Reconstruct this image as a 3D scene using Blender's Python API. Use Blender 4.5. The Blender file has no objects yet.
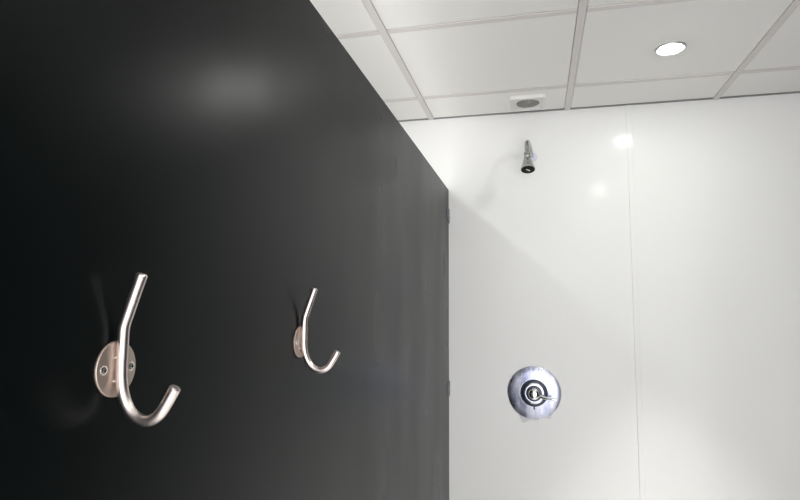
import bpy, bmesh, math
from mathutils import Vector, Matrix

PI = math.pi
C = bpy.context.scene.collection
EYE = 1.55                       # camera height above the floor
H = EYE + 0.895                  # ceiling
D = 2.5735                       # back wall
PX = -0.3883                     # visible face of the charcoal partition
PTOP = EYE + 0.5545              # top of the partition


# ------------------------------------------------------------------ materials
def mat(name, col, rough=0.5, metal=0.0, spec=0.5, emit=None, strength=0.0, coat=0.0):
    m = bpy.data.materials.new(name)
    m.use_nodes = True
    b = m.node_tree.nodes['Principled BSDF']
    b.inputs['Base Color'].default_value = (*col, 1)
    b.inputs['Roughness'].default_value = rough
    b.inputs['Metallic'].default_value = metal
    b.inputs['Specular IOR Level'].default_value = spec
    b.inputs['Coat Weight'].default_value = coat
    if emit:
        b.inputs['Emission Color'].default_value = (*emit, 1)
        b.inputs['Emission Strength'].default_value = strength
    return m


def nodes(m):
    nt = m.node_tree
    return nt, nt.nodes['Principled BSDF']


def noise(nt, scale, detail=3.0, rough=0.5, stretch=(1, 1, 1)):
    tc = nt.nodes.new('ShaderNodeTexCoord')
    mp = nt.nodes.new('ShaderNodeMapping')
    mp.inputs['Scale'].default_value = stretch
    n = nt.nodes.new('ShaderNodeTexNoise')
    n.inputs['Scale'].default_value = scale
    n.inputs['Detail'].default_value = detail
    n.inputs['Roughness'].default_value = rough
    nt.links.new(tc.outputs['Object'], mp.inputs['Vector'])
    nt.links.new(mp.outputs['Vector'], n.inputs['Vector'])
    return n


def bump(m, scale, strength, dist, detail=2.0, stretch=(1, 1, 1)):
    nt, b = nodes(m)
    n = noise(nt, scale, detail, 0.5, stretch)
    bp = nt.nodes.new('ShaderNodeBump')
    bp.inputs['Strength'].default_value = strength
    bp.inputs['Distance'].default_value = dist
    nt.links.new(n.outputs['Fac'], bp.inputs['Height'])
    nt.links.new(bp.outputs['Normal'], b.inputs['Normal'])


def vary(m, sock, scale, lo, hi, stretch=(1, 1, 1), detail=4.0, a=0.3, z=0.7):
    nt, b = nodes(m)
    n = noise(nt, scale, detail, 0.55, stretch)
    r = nt.nodes.new('ShaderNodeMapRange')
    r.inputs['From Min'].default_value = a
    r.inputs['From Max'].default_value = z
    if isinstance(lo, tuple):
        mx = nt.nodes.new('ShaderNodeMix')
        mx.data_type = 'RGBA'
        mx.inputs[6].default_value = (*lo, 1)
        mx.inputs[7].default_value = (*hi, 1)
        nt.links.new(n.outputs['Fac'], r.inputs['Value'])
        nt.links.new(r.outputs['Result'], mx.inputs[0])
        nt.links.new(mx.outputs[2], b.inputs[sock])
    else:
        r.inputs['To Min'].default_value = lo
        r.inputs['To Max'].default_value = hi
        nt.links.new(n.outputs['Fac'], r.inputs['Value'])
        nt.links.new(r.outputs['Result'], b.inputs[sock])


M = {}
M['wall'] = mat('gloss_white_wall_panel', (0.79, 0.79, 0.785), 0.14, spec=0.18)
bump(M['wall'], 9.0, 0.10, 0.004, 2.0)
M['paint'] = mat('white_paint', (0.78, 0.78, 0.76), 0.6)
M['tile'] = mat('ceiling_tile', (0.835, 0.832, 0.815), 0.85, spec=0.2)
bump(M['tile'], 900.0, 0.12, 0.0006, 2.0)
M['tbar'] = mat('painted_ceiling_bar', (0.68, 0.652, 0.645), 0.6)
M['gap'] = mat('shadow_gap_grey', (0.28, 0.28, 0.275), 0.7)  # grey standing in for shade along the ceiling edge
M['void'] = mat('tile_back', (0.25, 0.24, 0.23), 0.9)
M['floor'] = mat('grey_floor', (0.52, 0.51, 0.49), 0.45)
vary(M['floor'], 'Base Color', 6.0, (0.74, 0.73, 0.705), (0.80, 0.79, 0.77))
M['dark'] = mat('charcoal_laminate', (0.0016, 0.0028, 0.0030), 0.2, spec=0.125)
vary(M['dark'], 'Roughness', 3.0, 0.27, 0.325, (1, 1.6, 0.8), 1.0)
M['nickel'] = mat('satin_nickel', (0.74, 0.66, 0.635), 0.29, 1.0)
bump(M['nickel'], 500.0, 0.05, 0.0004, 2.0)
M['plate'] = mat('satin_nickel_plate', (0.50, 0.42, 0.365), 0.5, 1.0)
M['screw'] = mat('screw_steel', (0.80, 0.78, 0.74), 0.25, 1.0)
M['recess'] = mat('dark_recess', (0.02, 0.02, 0.02), 0.6)
M['chrome'] = mat('chrome', (0.86, 0.87, 0.88), 0.10, 1.0)
M['satin'] = mat('brushed_chrome', (0.42, 0.44, 0.56), 0.24, 1.0)
vary(M['satin'], 'Roughness', 22.0, 0.16, 0.38, (1.6, 1, 0.25), 5.0)
M['sleeve'] = mat('bluish_chrome', (0.56, 0.58, 0.68), 0.16, 1.0)
M['oldchrome'] = mat('aged_chrome', (0.52, 0.54, 0.52), 0.16, 1.0)
M['flange'] = mat('bluish_flange', (0.66, 0.66, 0.80), 0.3)
vary(M['satin'], 'Base Color', 26.0, (0.30, 0.32, 0.46), (0.56, 0.57, 0.66), (1.5, 1, 0.22), 5.0, 0.36, 0.62)
M['darkchrome'] = mat('dark_ring_rubber', (0.03, 0.04, 0.06), 0.25, spec=0.6)  # near-black, for the valve gaskets and stop pin
M['rubber'] = mat('black_spray_rubber', (0.004, 0.004, 0.004), 0.45, spec=0.12)
M['white'] = mat('white_plastic', (0.80, 0.80, 0.82), 0.4)
M['ventframe'] = mat('vent_white_plastic', (0.74, 0.735, 0.72), 0.5)
M['seal'] = mat('clear_sealant', (0.64, 0.635, 0.66), 0.4)
M['grille'] = mat('beige_grille', (0.30, 0.282, 0.26), 0.6)
M['grilleback'] = mat('grille_back', (0.16, 0.15, 0.14), 0.8)
M['red'] = mat('red_indicator', (0.35, 0.01, 0.02), 0.3)
M['blue'] = mat('blue_indicator', (0.01, 0.02, 0.2), 0.3)
M['lens'] = mat('lamp_lens', (0.9, 0.9, 0.9), 0.4, emit=(0.985, 1.0, 0.945), strength=265.0)
M['lens_dim'] = mat('dimmer_lamp_lens', (0.9, 0.9, 0.9), 0.4, emit=(0.985, 1.0, 0.945), strength=205.0)
M['brk'] = mat('dull_steel', (0.12, 0.145, 0.17), 0.4, 1.0)


# -------------------------------------------------------------------- helpers
def link(name, me, m, parent=None, loc=None):
    me.materials.append(m)
    o = bpy.data.objects.new(name, me)
    C.objects.link(o)
    if parent:
        o.parent = parent
    if loc:
        o.location = loc
    return o


def obj(name, bm, m, parent=None, loc=None, smooth=True, angle=35):
    bmesh.ops.recalc_face_normals(bm, faces=bm.faces[:])
    me = bpy.data.meshes.new(name)
    bm.to_mesh(me)
    bm.free()
    if smooth:
        me.polygons.foreach_set('use_smooth', [True] * len(me.polygons))
        me.set_sharp_from_angle(angle=math.radians(angle))
    return link(name, me, m, parent, loc)


def add_box(bm, lo, hi, bev=0.0, seg=2):
    r = bmesh.ops.create_cube(bm, size=1.0)
    vs = r['verts']
    for v in vs:
        v.co = Vector([(lo[i] + hi[i]) / 2 + v.co[i] * (hi[i] - lo[i]) for i in range(3)])
    if bev:
        es = list({e for v in vs for e in v.link_edges})
        bmesh.ops.bevel(bm, geom=es, offset=bev, segments=seg, affect='EDGES', profile=0.5)


def box(name, lo, hi, m, parent=None, bev=0.0, smooth=True):
    bm = bmesh.new()
    add_box(bm, lo, hi, bev)
    return obj(name, bm, m, parent, None, False)


def basis(axis):
    a = Vector(axis).normalized()
    t = Vector((0, 0, 1)) if abs(a.z) < 0.9 else Vector((0, 1, 0))
    u = t.cross(a).normalized()
    return a, u, a.cross(u).normalized()


def add_lathe(bm, prof, org, axis, n=48, close=False):
    """prof: list of (radius, distance along axis)"""
    a, u, w = basis(axis)
    org = Vector(org)
    rings = []
    for r, h in prof:
        if r < 1e-6:
            rings.append([bm.verts.new(org + a * h)])
        else:
            rings.append([bm.verts.new(org + a * h + (u * math.cos(2 * PI * k / n) + w * math.sin(2 * PI * k / n)) * r)
                          for k in range(n)])
    pairs = list(zip(rings, rings[1:]))
    if close:
        pairs.append((rings[-1], rings[0]))
    for p, q in pairs:
        for k in range(n):
            j = (k + 1) % n
            if len(p) == 1 and len(q) == 1:
                continue
            if len(p) == 1:
                bm.faces.new((p[0], q[k], q[j]))
            elif len(q) == 1:
                bm.faces.new((p[k], p[j], q[0]))
            else:
                bm.faces.new((p[k], p[j], q[j], q[k]))


def lathe(name, prof, org, axis, m, parent=None, n=48, close=False, angle=35):
    bm = bmesh.new()
    add_lathe(bm, prof, org, axis, n, close)
    return obj(name, bm, m, parent, None, True, angle)


def spline(pts, per=8):
    P = [Vector(p) for p in pts]
    P = [P[0] * 2 - P[1]] + P + [P[-1] * 2 - P[-2]]
    out = []
    for i in range(1, len(P) - 2):
        p0, p1, p2, p3 = P[i - 1:i + 3]
        for k in range(per):
            t = k / per
            out.append(0.5 * (2 * p1 + (p2 - p0) * t + (2 * p0 - 5 * p1 + 4 * p2 - p3) * t * t
                              + (3 * p1 - p0 - 3 * p2 + p3) * t ** 3))
    out.append(P[-2])
    return out


def add_tube(bm, pts, rad, n=20, bev=0.0012, squash=1.0):
    """round tube with bevelled flat ends along pts; rad is a number or list"""
    pts = [Vector(p) for p in pts]
    R = rad if isinstance(rad, list) else [rad] * len(pts)
    d0 = (pts[1] - pts[0]).normalized()
    d1 = (pts[-1] - pts[-2]).normalized()
    pts2 = [pts[0], pts[0] + d0 * bev] + pts[1:-1] + [pts[-1] - d1 * bev, pts[-1]]
    R2 = [R[0] - bev, R[0]] + R[1:-1] + [R[-1], R[-1] - bev]
    nrm = None
    rings = []
    for i, p in enumerate(pts2):
        d = (pts2[min(i + 1, len(pts2) - 1)] - pts2[max(i - 1, 0)]).normalized()
        if nrm is None:
            _, nrm, _ = basis(d)
        nrm = (nrm - d * nrm.dot(d)).normalized()
        b = d.cross(nrm)
        rings.append([bm.verts.new(p + (nrm * math.cos(2 * PI * k / n) + b * math.sin(2 * PI * k / n) * squash) * R2[i])
                      for k in range(n)])
    for p, q in zip(rings, rings[1:]):
        for k in range(n):
            j = (k + 1) % n
            bm.faces.new((p[k], p[j], q[j], q[k]))
    bm.faces.new(rings[0][::-1])
    bm.faces.new(rings[-1])


def tube(name, pts, rad, m, parent=None, **kw):
    bm = bmesh.new()
    add_tube(bm, pts, rad, **kw)
    return obj(name, bm, m, parent)


def thing(name, label, cat, loc, group=None):
    o = bpy.data.objects.new(name, None)
    o.empty_display_size = 0.05
    C.objects.link(o)
    o.location = loc
    o['label'] = label
    o['category'] = cat
    if group:
        o['group'] = group
    return o


def struct(o):
    o['kind'] = 'structure'
    return o


def copy_tree(o, parent=None):
    c = o.copy()
    C.objects.link(c)
    c.parent = parent
    for ch in list(o.children):
        copy_tree(ch, c)
    return c


# ------------------------------------------------------------------ room shell
XL, XR, YF = -2.35, 2.5, -2.2
struct(box('floor', (XL - .1, YF - .1, -0.1), (XR + .1, D + .1, 0), M['floor']))
struct(box('wall_back', (XL, D, 0), (XR, D + 0.1, H + 0.12), M['wall']))
struct(box('wall_left', (XL - 0.1, YF, 0), (XL, D, H + 0.12), M['paint']))
struct(box('wall_outer', (XR, YF, 0), (XR + 0.1, D, H + 0.12), M['paint']))

# suspended ceiling: recessed tiles in one slab, bars below
XB = [-0.4695 + 0.61 * k for k in range(-4, 6)]
XB[4], XB[5], XB[6] = -0.4690, 0.1465, 0.7490
YB = [2.299 - 0.596 * k for k in range(0, 8)]
bm = bmesh.new()
xs = [XL] + [x for x in XB if XL + .05 < x < XR - .05] + [XR]
ys = [D - 0.004] + YB + [YF]
for x0, x1 in zip(xs, xs[1:]):
    for k, (y1, y0) in enumerate(zip(ys, ys[1:])):
        if y1 < YF + 0.05:
            continue
        y0 = max(y0, YF)
        far = 0.017 if k == 0 else 0.012 + 0.0045      # shadow gap on the far edge of a tile
        add_box(bm, (x0 + 0.0138, y0 + 0.0125, H + 0.0015), (x1 - 0.0138, y1 - far, H + 0.040), 0.0006, 1)
add_box(bm, (XL, YF, H + 0.0401), (XR, D, H + 0.10))
ceil = obj('ceiling', bm, M['tile'], smooth=False)
struct(ceil)
bm = bmesh.new()
for x in XB:
    if XL < x < XR:
        add_box(bm, (x - 0.012, YF, H - 0.0012), (x + 0.012, D - 0.001, H + 0.0300), 0.0004, 1)
for y in YB:
    if y > YF:
        for x0, x1 in zip(xs, xs[1:]):
            a = x0 + (0.0135 if x0 > XL else 0)
            b = x1 - (0.0135 if x1 < XR else 0)
            add_box(bm, (a, y - 0.012, H - 0.0002), (b, y + 0.012, H + 0.0120), 0.0004, 1)
struct(obj('trim_1', bm, M['tbar'], smooth=False))

struct(box('shadow_gap_strip', (XL, D - 0.010, H + 0.0008), (XR, D, H + 0.03), M['gap']))  # dark strip added to paint the shadow line where ceiling meets back wall

# joint strip between the two gloss wall panels
struct(box('trim_2', (0.3920, D - 0.0040, 0.0), (0.4150, D, H + 0.012), M['wall'], None, 0.0018))

# ------------------------------------------------------- charcoal partitions
def partition(label, x0, x1, y0, group, bz, side):
    t = thing('shower_partition', label, 'partition', ((x0 + x1) / 2, (y0 + D) / 2, 0), group)
    cx, cy = (x0 + x1) / 2, (y0 + D) / 2
    box('panel', (x0 - cx, y0 - cy, 0.0), (x1 - cx, D - 0.003 - cy, PTOP), M['dark'], t, 0.0012)
    for z in bz:
        # lens-shaped clip with a raised rib and a screw, on the face next to the wall
        bm = bmesh.new()
        n, hh, ww = 24, 0.0345, 0.075
        xf = (x1 if side > 0 else x0) - cx
        ring = []
        for k in range(n + 1):
            a = -PI / 2 + PI * k / n
            ring.append((D - cy - max(0.003, ww * math.cos(a) ** 0.8 if math.cos(a) > 0 else 0.003), z + hh * math.sin(a)))
        ring = [(D - cy, z - hh)] + ring + [(D - cy, z + hh)]
        lay = [(0.0, 1.0), (0.0028, 0.97), (0.0042, 0.84)]
        rows = []
        for dx, s in lay:
            rows.append([bm.verts.new((xf + side * dx, D - cy + (y - (D - cy)) * s, z + (zz - z) * s)) for y, zz in ring])
        for p, q in zip(rows, rows[1:]):
            for k in range(len(p)):
                j = (k + 1) % len(p)
                bm.faces.new((p[k], p[j], q[j], q[k]))
        bm.faces.new(rows[0][::-1])
        bm.faces.new(rows[-1])
        b = obj('wall_bracket', bm, M['brk'], t)
        lathe('screw', [(0.0, 0.0025), (0.0028, 0.002), (0.0042, 0.0)], (xf + side * 0.0042, D - cy - 0.028, z),
              (side, 0, 0), M['screw'], b, 16)
    return t


partition('tall charcoal laminate partition on the left holding the two coat hooks', PX - 0.013, PX, -0.75,
          None, (EYE + 0.432, EYE - 0.345), 1)
# unseen right-hand partition, raised to full height to shade the upper back wall
struct(box('partition_right', (1.31, 0.12, 0.0), (1.323, D - 0.001, H - 0.002), M['dark']))

# ------------------------------------------------------------------ coat hooks
def coat_hook():
    t = thing('coat_hook', '', 'coat hook', (PX, 0.468, EYE - 0.0565), 'coat hooks on the charcoal partition')
    lathe('base_plate', [(0.0, 0.0), (0.0255, 0.0), (0.0262, 0.0008), (0.0262, 0.0022), (0.0256, 0.0030),
                         (0.0246, 0.0033), (0.0, 0.0034)], (0, 0, 0), (1, 0, 0), M['plate'], t, 64, angle=25)
    prof = [(24.9, 89.3), (20.5, 76.5), (15.9, 63.0), (11.6, 50.2), (9.1, 42.6), (8.1, 38.0), (7.8, 33.0), (7.8, 20), (7.8, 8), (8.0, -2), (8.9, -12),
            (11.2, -22), (15.5, -32), (21.5, -39.8), (29, -44.6), (36.5, -46.2), (44.2, -44.4), (51.6, -38.8),
            (57.8, -29.8), (62.6, -21.6), (66.4, -14.6)]
    tube('hook', spline([(x / 1000, 0, z / 1000) for x, z in prof], 6), 0.0053, M['nickel'], t, n=28, bev=0.0012)
    for z in (0.0105, -0.0112):
        tube('weld_stud', [(0.0025, -0.0036, z), (0.0034, -0.0036, z), (0.0044, -0.0036, z)], 0.0012, M['screw'], t, n=12, bev=0.0003)
    for y, z in ((-0.0175, 0.0), (0.0185, 0.0008)):
        s = lathe('screw', [(0.0, 0.0046), (0.0014, 0.0047), (0.0016, 0.0048), (0.0032, 0.0047), (0.0043, 0.0040), (0.0046, 0.0030)],
                  (0, y, z), (1, 0, 0), M['screw'], t, 24)
        bm = bmesh.new()
        add_box(bm, (0.0040, y - 0.0019, z - 0.0004), (0.00495, y + 0.0019, z + 0.0004))
        add_box(bm, (0.0040, y - 0.0004, z - 0.0019), (0.00495, y + 0.0004, z + 0.0019))
        obj('cross_slot', bm, M['recess'], s, smooth=False)
    return t


h1 = coat_hook()
h1['label'] = 'satin nickel coat hook nearest the viewer, larger, at lower left on the charcoal partition'
h2 = copy_tree(h1)
h2.location = (PX, 0.9000, EYE - 0.0535)
[c for c in h2.children if c.name.startswith('hook')][0].rotation_euler.z = math.radians(5)
h2['label'] = 'smaller, farther satin nickel coat hook, halfway along the partition towards the white wall'

# ------------------------------------------------------------- shower valve
vx, vz = -0.0199, EYE - 0.3495
t = thing('shower_valve', 'round chrome shower mixer valve with lever on the white wall', 'shower valve', (vx, D, vz))
Y = (0, -1, 0)
lathe('cover_plate', [(0.0, 0.0), (0.1105, 0.0), (0.1118, 0.0015), (0.1112, 0.0035), (0.104, 0.0062), (0.085, 0.0092),
                      (0.062, 0.0115), (0.060, 0.0118), (0.0, 0.0118)], (0, 0, 0), Y, M['satin'], t, 96, angle=50)
lathe('dark_gasket', [(0.0, 0.010), (0.0575, 0.010), (0.0575, 0.0125), (0.0545, 0.0145), (0.0, 0.0145)],
      (0, 0, 0), Y, M['darkchrome'], t, 64)
lathe('sleeve', [(0.0, 0.012), (0.0465, 0.012), (0.0465, 0.020), (0.0445, 0.0245), (0.040, 0.0265), (0.034, 0.0265), (0.032, 0.024), (0.0, 0.024)],
      (0, 0, 0), Y, M['sleeve'], t, 64)
lathe('inner_gasket', [(0.0, 0.023), (0.0335, 0.023), (0.0325, 0.0285), (0.024, 0.0305), (0.0, 0.0305)],
      (0, 0, 0), Y, M['darkchrome'], t, 48)
k = lathe('knob', [(0.0, 0.028), (0.0235, 0.028), (0.0250, 0.034), (0.0250, 0.042), (0.0235, 0.051), (0.0190, 0.058), (0.0115, 0.0615), (0.0, 0.0625)],
          (0, 0, 0), Y, M['chrome'], t, 48)
tube('lever', spline([(0.014, -0.042, -0.005), (0.030, -0.047, -0.010), (0.052, -0.053, -0.0145), (0.077, -0.057, -0.0170), (0.094, -0.058, -0.0185)], 6),
     [0.0082 - 0.0030 * i / 24 for i in range(25)], M['chrome'], k, n=18, bev=0.0015)
lathe('red_dot', [(0.0, 0.0014), (0.003, 0.001), (0.0036, 0.0)], (0.0085, -0.0597, -0.0105), (0.42, -1, -0.5), M['red'], k, 16)
lathe('blue_dot', [(0.0, 0.0014), (0.003, 0.001), (0.0036, 0.0)], (-0.0035, -0.0597, -0.0125), (-0.2, -1, -0.6), M['blue'], k, 16)
box('stop_pin', (-0.0035, -0.0150, -0.0690), (0.0035, -0.0095, -0.0560), M['darkchrome'], t, 0.001)
# dried sealant showing around the plate, with two runs at its lower edge
bm = bmesh.new()
n = 96
inner, outer, top = [], [], []
for i in range(n):
    a = 2 * PI * i / n
    ca, sa = math.cos(a), math.sin(a)
    deg = math.degrees(a) % 360
    r = 0.1140 + 0.0012 * math.sin(3 * a + 0.6) + 0.001 * math.sin(7 * a)
    r += 0.0230 * math.exp(-((deg - 249) / 7.5) ** 2) + 0.0140 * math.exp(-((deg - 302) / 6) ** 2)
    inner.append(bm.verts.new((0.100 * ca, -0.0001, 0.100 * sa)))
    outer.append(bm.verts.new((r * ca, -0.0001, r * sa)))
    top.append(bm.verts.new(((r - 0.0018) * ca, -0.0016, (r - 0.0018) * sa)))
inner2 = [bm.verts.new((v.co.x, -0.0016, v.co.z)) for v in inner]
for i in range(n):
    j = (i + 1) % n
    bm.faces.new((outer[i], outer[j], top[j], top[i]))
    bm.faces.new((top[i], top[j], inner2[j], inner2[i]))
    bm.faces.new((inner[i], inner[j], outer[j], outer[i]))
    bm.faces.new((inner2[i], inner2[j], inner[j], inner[i]))
obj('sealant', bm, M['seal'], t)

# --------------------------------------------------------------- shower head
t = thing('wall_shower', 'small chrome shower with black spray face on an arm high on white wall', 'shower', (-0.0129, D, EYE + 0.689))
o = Vector((-0.0129, D, EYE + 0.689))
P = lambda x, y, z: Vector((x, y, EYE + z)) - o
lathe('wall_flange', [(0.0, 0.0), (0.0245, 0.0), (0.0250, 0.002), (0.0225, 0.0065), (0.0150, 0.0105), (0.0105, 0.0115), (0.0, 0.0115)],
      (0, 0, 0), Y, M['flange'], t, 40)
tube('arm', spline([(0, -0.004, 0), P(-0.0165, D - 0.035, 0.700), P(-0.0215, D - 0.062, 0.7175), P(-0.0262, D - 0.086, 0.7295),
                    P(-0.0292, D - 0.104, 0.7250), P(-0.0302, D - 0.118, 0.7060), P(-0.0300, D - 0.130, 0.6830), P(-0.0298, D - 0.138, 0.6700)], 8),
     0.0112, M['oldchrome'], t, n=24, bev=0.001)
c0 = P(-0.0298, D - 0.136, 0.6720)
c1 = P(-0.0273, D - 0.166, 0.5913)
ax = (c1 - c0).normalized()
L = (c1 - c0).length
lathe('swivel_collar', [(0.0, 0.0), (0.0135, 0.0), (0.0150, 0.002), (0.0150, 0.0100), (0.0118, 0.0120), (0.0112, 0.0150), (0.0118, 0.0180),
                        (0.0150, 0.0195), (0.0155, 0.026), (0.0140, 0.0285), (0.0, 0.0285)], c0, ax, M['oldchrome'], t, 32)
b = lathe('spray_body', [(0.0, 0.027), (0.0120, 0.027), (0.0150, 0.030), (0.0190, 0.040), (0.0232, 0.055), (0.0268, L - 0.013), (0.0292, L - 0.008),
                         (0.0298, L - 0.002), (0.0294, L), (0.0286, L), (0.0284, L - 0.002), (0.0, L - 0.002)], c0, ax, M['oldchrome'], t, 48)
lathe('spray_face', [(0.0, L + 0.0016), (0.020, L + 0.0014), (0.0265, L + 0.0006), (0.0284, L - 0.0016), (0.0, L - 0.0024)], c0, ax, M['rubber'], b, 40)
# pale bar across the middle of the black face
a_, u_, w_ = basis(ax)
bm = bmesh.new()
add_box(bm, (-0.0095, -0.0025, -0.0006), (0.0095, 0.0025, 0.0018), 0.0006, 2)
mid = c0 + ax * (L + 0.0014)
ux = Vector((1, 0, 0)) - ax * ax.x
ux.normalize()
uy = ax.cross(ux)
ang = math.radians(-40)
e1 = ux * math.cos(ang) + uy * math.sin(ang)
e2 = ax.cross(e1)
R = Matrix((e1, e2, ax)).transposed().to_4x4()
R.translation = mid
bmesh.ops.transform(bm, matrix=R, verts=bm.verts[:])
obj('spray_bar', bm, M['white'], b)

# ------------------------------------------------------------------ downlights
def downlight(x, y, label):
    t = thing('downlight', label, 'ceiling light', (x, y, H + 0.0015), 'recessed ceiling downlights')
    Z = (0, 0, -1)
    lathe('trim_ring', [(0.0312, -0.004), (0.0312, 0.0002), (0.0350, 0.0012), (0.0405, 0.0040), (0.0435, 0.0060), (0.0465, 0.0058), (0.0488, 0.0035),
                        (0.0492, 0.0), (0.0492, -0.004)], (0, 0, 0), Z, M['chrome_ring'], t, 64, True, 60)
    lathe('lens', [(0.0, 0.0110), (0.009, 0.0106), (0.017, 0.0092), (0.024, 0.0066), (0.029, 0.0036), (0.0312, 0.0), (0.0312, -0.002), (0.0, -0.002)],
          (0, 0, 0), Z, M['lens'], t, 48)
    ld = bpy.data.lights.new('lamp_beam', 'SPOT')
    ld.energy = 175.0
    ld.color = (1.0, 0.985, 0.95)
    ld.spot_size = math.radians(52)
    ld.spot_blend = 1.0
    ld.shadow_soft_size = 0.03
    lo = bpy.data.objects.new('lamp_beam', ld)
    C.objects.link(lo)
    lo.parent = t
    lo.location = (0, 0, -0.045)
    return t


M['chrome_ring'] = mat('grey_lamp_rim', (0.50, 0.50, 0.50), 0.35, 0.6)
d1 = downlight(0.4584, 2.026, 'round lit downlight recessed in the white ceiling tile at upper right')
LX = -0.775
dim_lens = [c for c in d1.children if c.name.startswith('lens')][0].data.copy()
dim_lens.materials[0] = M['lens_dim']
for x, y, lab in ((0.460, 0.770, 'lit ceiling downlight overhead, nearer the viewer than the one in frame'),
                  (0.460, -0.480, 'lit ceiling downlight behind the viewer on the shower side'),
                  (LX, 2.026, 'lit ceiling downlight hidden behind the charcoal partition by the white wall'),
                  (LX, 0.770, 'lit ceiling downlight hidden beyond the charcoal partition halfway along'),
                  (LX, -0.480, 'lit ceiling downlight behind the viewer beyond the charcoal partition')):
    d = copy_tree(d1)
    d.location = (x, y, H + 0.0015)
    d['label'] = lab
    if x < 0:
        for ch in d.children:
            if ch.name.startswith('lens'):
                ch.data = dim_lens

# ------------------------------------------------------------------------ vent
vx, vy, vh, hw = -0.0236, 2.4300, 0.0150, 0.0735
t = thing('ceiling_vent', 'small square white ceiling vent with round grille above the shower head', 'vent', (vx, vy, H + 0.0015))
bm = bmesh.new()
n = 48
def ring(fn, z):
    return [bm.verts.new((*fn(2 * PI * (k + 0.5) / n), z)) for k in range(n)]
def sq(h):
    def f(a):
        s = h / max(abs(math.cos(a)), abs(math.sin(a)))
        return (s * math.cos(a), s * math.sin(a))
    return f
circ = lambda r: (lambda a: (r * math.cos(a), r * math.sin(a)))
rows = [ring(sq(hw), 0.0), ring(sq(hw), -vh + 0.001), ring(sq(hw - 0.001), -vh), ring(sq(0.0590), -vh),
        ring(sq(0.0580), -vh + 0.0045), ring(circ(0.0495), -vh + 0.0045), ring(circ(0.0490), -vh + 0.007), ring(circ(0.0490), -0.002)]
for p, q in zip(rows, rows[1:]):
    for k in range(n):
        j = (k + 1) % n
        bm.faces.new((p[k], p[j], q[j], q[k]))
obj('frame', bm, M['ventframe'], t, angle=30)
bm = bmesh.new()
for r in (0.0475, 0.040, 0.0325, 0.025, 0.0175, 0.010):
    add_lathe(bm, [(r, vh - 0.0055), (r - 0.0050, vh - 0.0045), (r - 0.0052, vh - 0.003), (r - 0.001, vh - 0.003)], (0, 0, 0), (0, 0, -1), 48, True)
for k in range(4):
    a = PI * k / 4 + 0.2
    r = bmesh.ops.create_cube(bm, size=1.0)
    for v in r['verts']:
        x, y, z = v.co.x * 0.097, v.co.y * 0.003, v.co.z * 0.003
        v.co = Vector((x * math.cos(a) - y * math.sin(a), x * math.sin(a) + y * math.cos(a), -vh + 0.0048 + z))
obj('grille', bm, M['grille'], t)
lathe('backing', [(0.0, 0.0042), (0.0488, 0.0042), (0.0488, 0.003), (0.0, 0.003)], (0, 0, 0), (0, 0, -1), M['grilleback'], t, 48)

# ---------------------------------------------------------------------- camera
cam = bpy.data.objects.new('camera', bpy.data.cameras.new('camera'))
C.objects.link(cam)
yaw, pitch, roll, f = -0.235735, 0.105224, 0.006808, 570.09
fw = Vector((math.sin(yaw) * math.cos(pitch), math.cos(yaw) * math.cos(pitch), math.sin(pitch)))
rt = Vector((math.cos(yaw), -math.sin(yaw), 0))
up = rt.cross(fw)
r2 = rt * math.cos(roll) + up * math.sin(roll)
u2 = up * math.cos(roll) - rt * math.sin(roll)
mw = Matrix((r2, u2, -fw)).transposed().to_4x4()
mw.translation = (0, 0, EYE)
cam.matrix_world = mw
cam.data.sensor_width = 36.0
cam.data.lens = f / 800 * 36.0
cam.data.clip_start = 0.02
bpy.context.scene.camera = cam

sc = bpy.context.scene
w = bpy.data.worlds.new('world')
sc.world = w
w.use_nodes = True
w.node_tree.nodes['Background'].inputs['Color'].default_value = (0.985, 0.98, 1.0, 1)
w.node_tree.nodes['Background'].inputs['Strength'].default_value = 2.9
sc.view_settings.view_transform = 'Standard'
sc.view_settings.look = 'None'
sc.view_settings.gamma = 1.0
sc.view_settings.exposure = 0.33
sc.view_settings.use_curve_mapping = False
sc.cycles.max_bounces = 12
sc.cycles.diffuse_bounces = 8
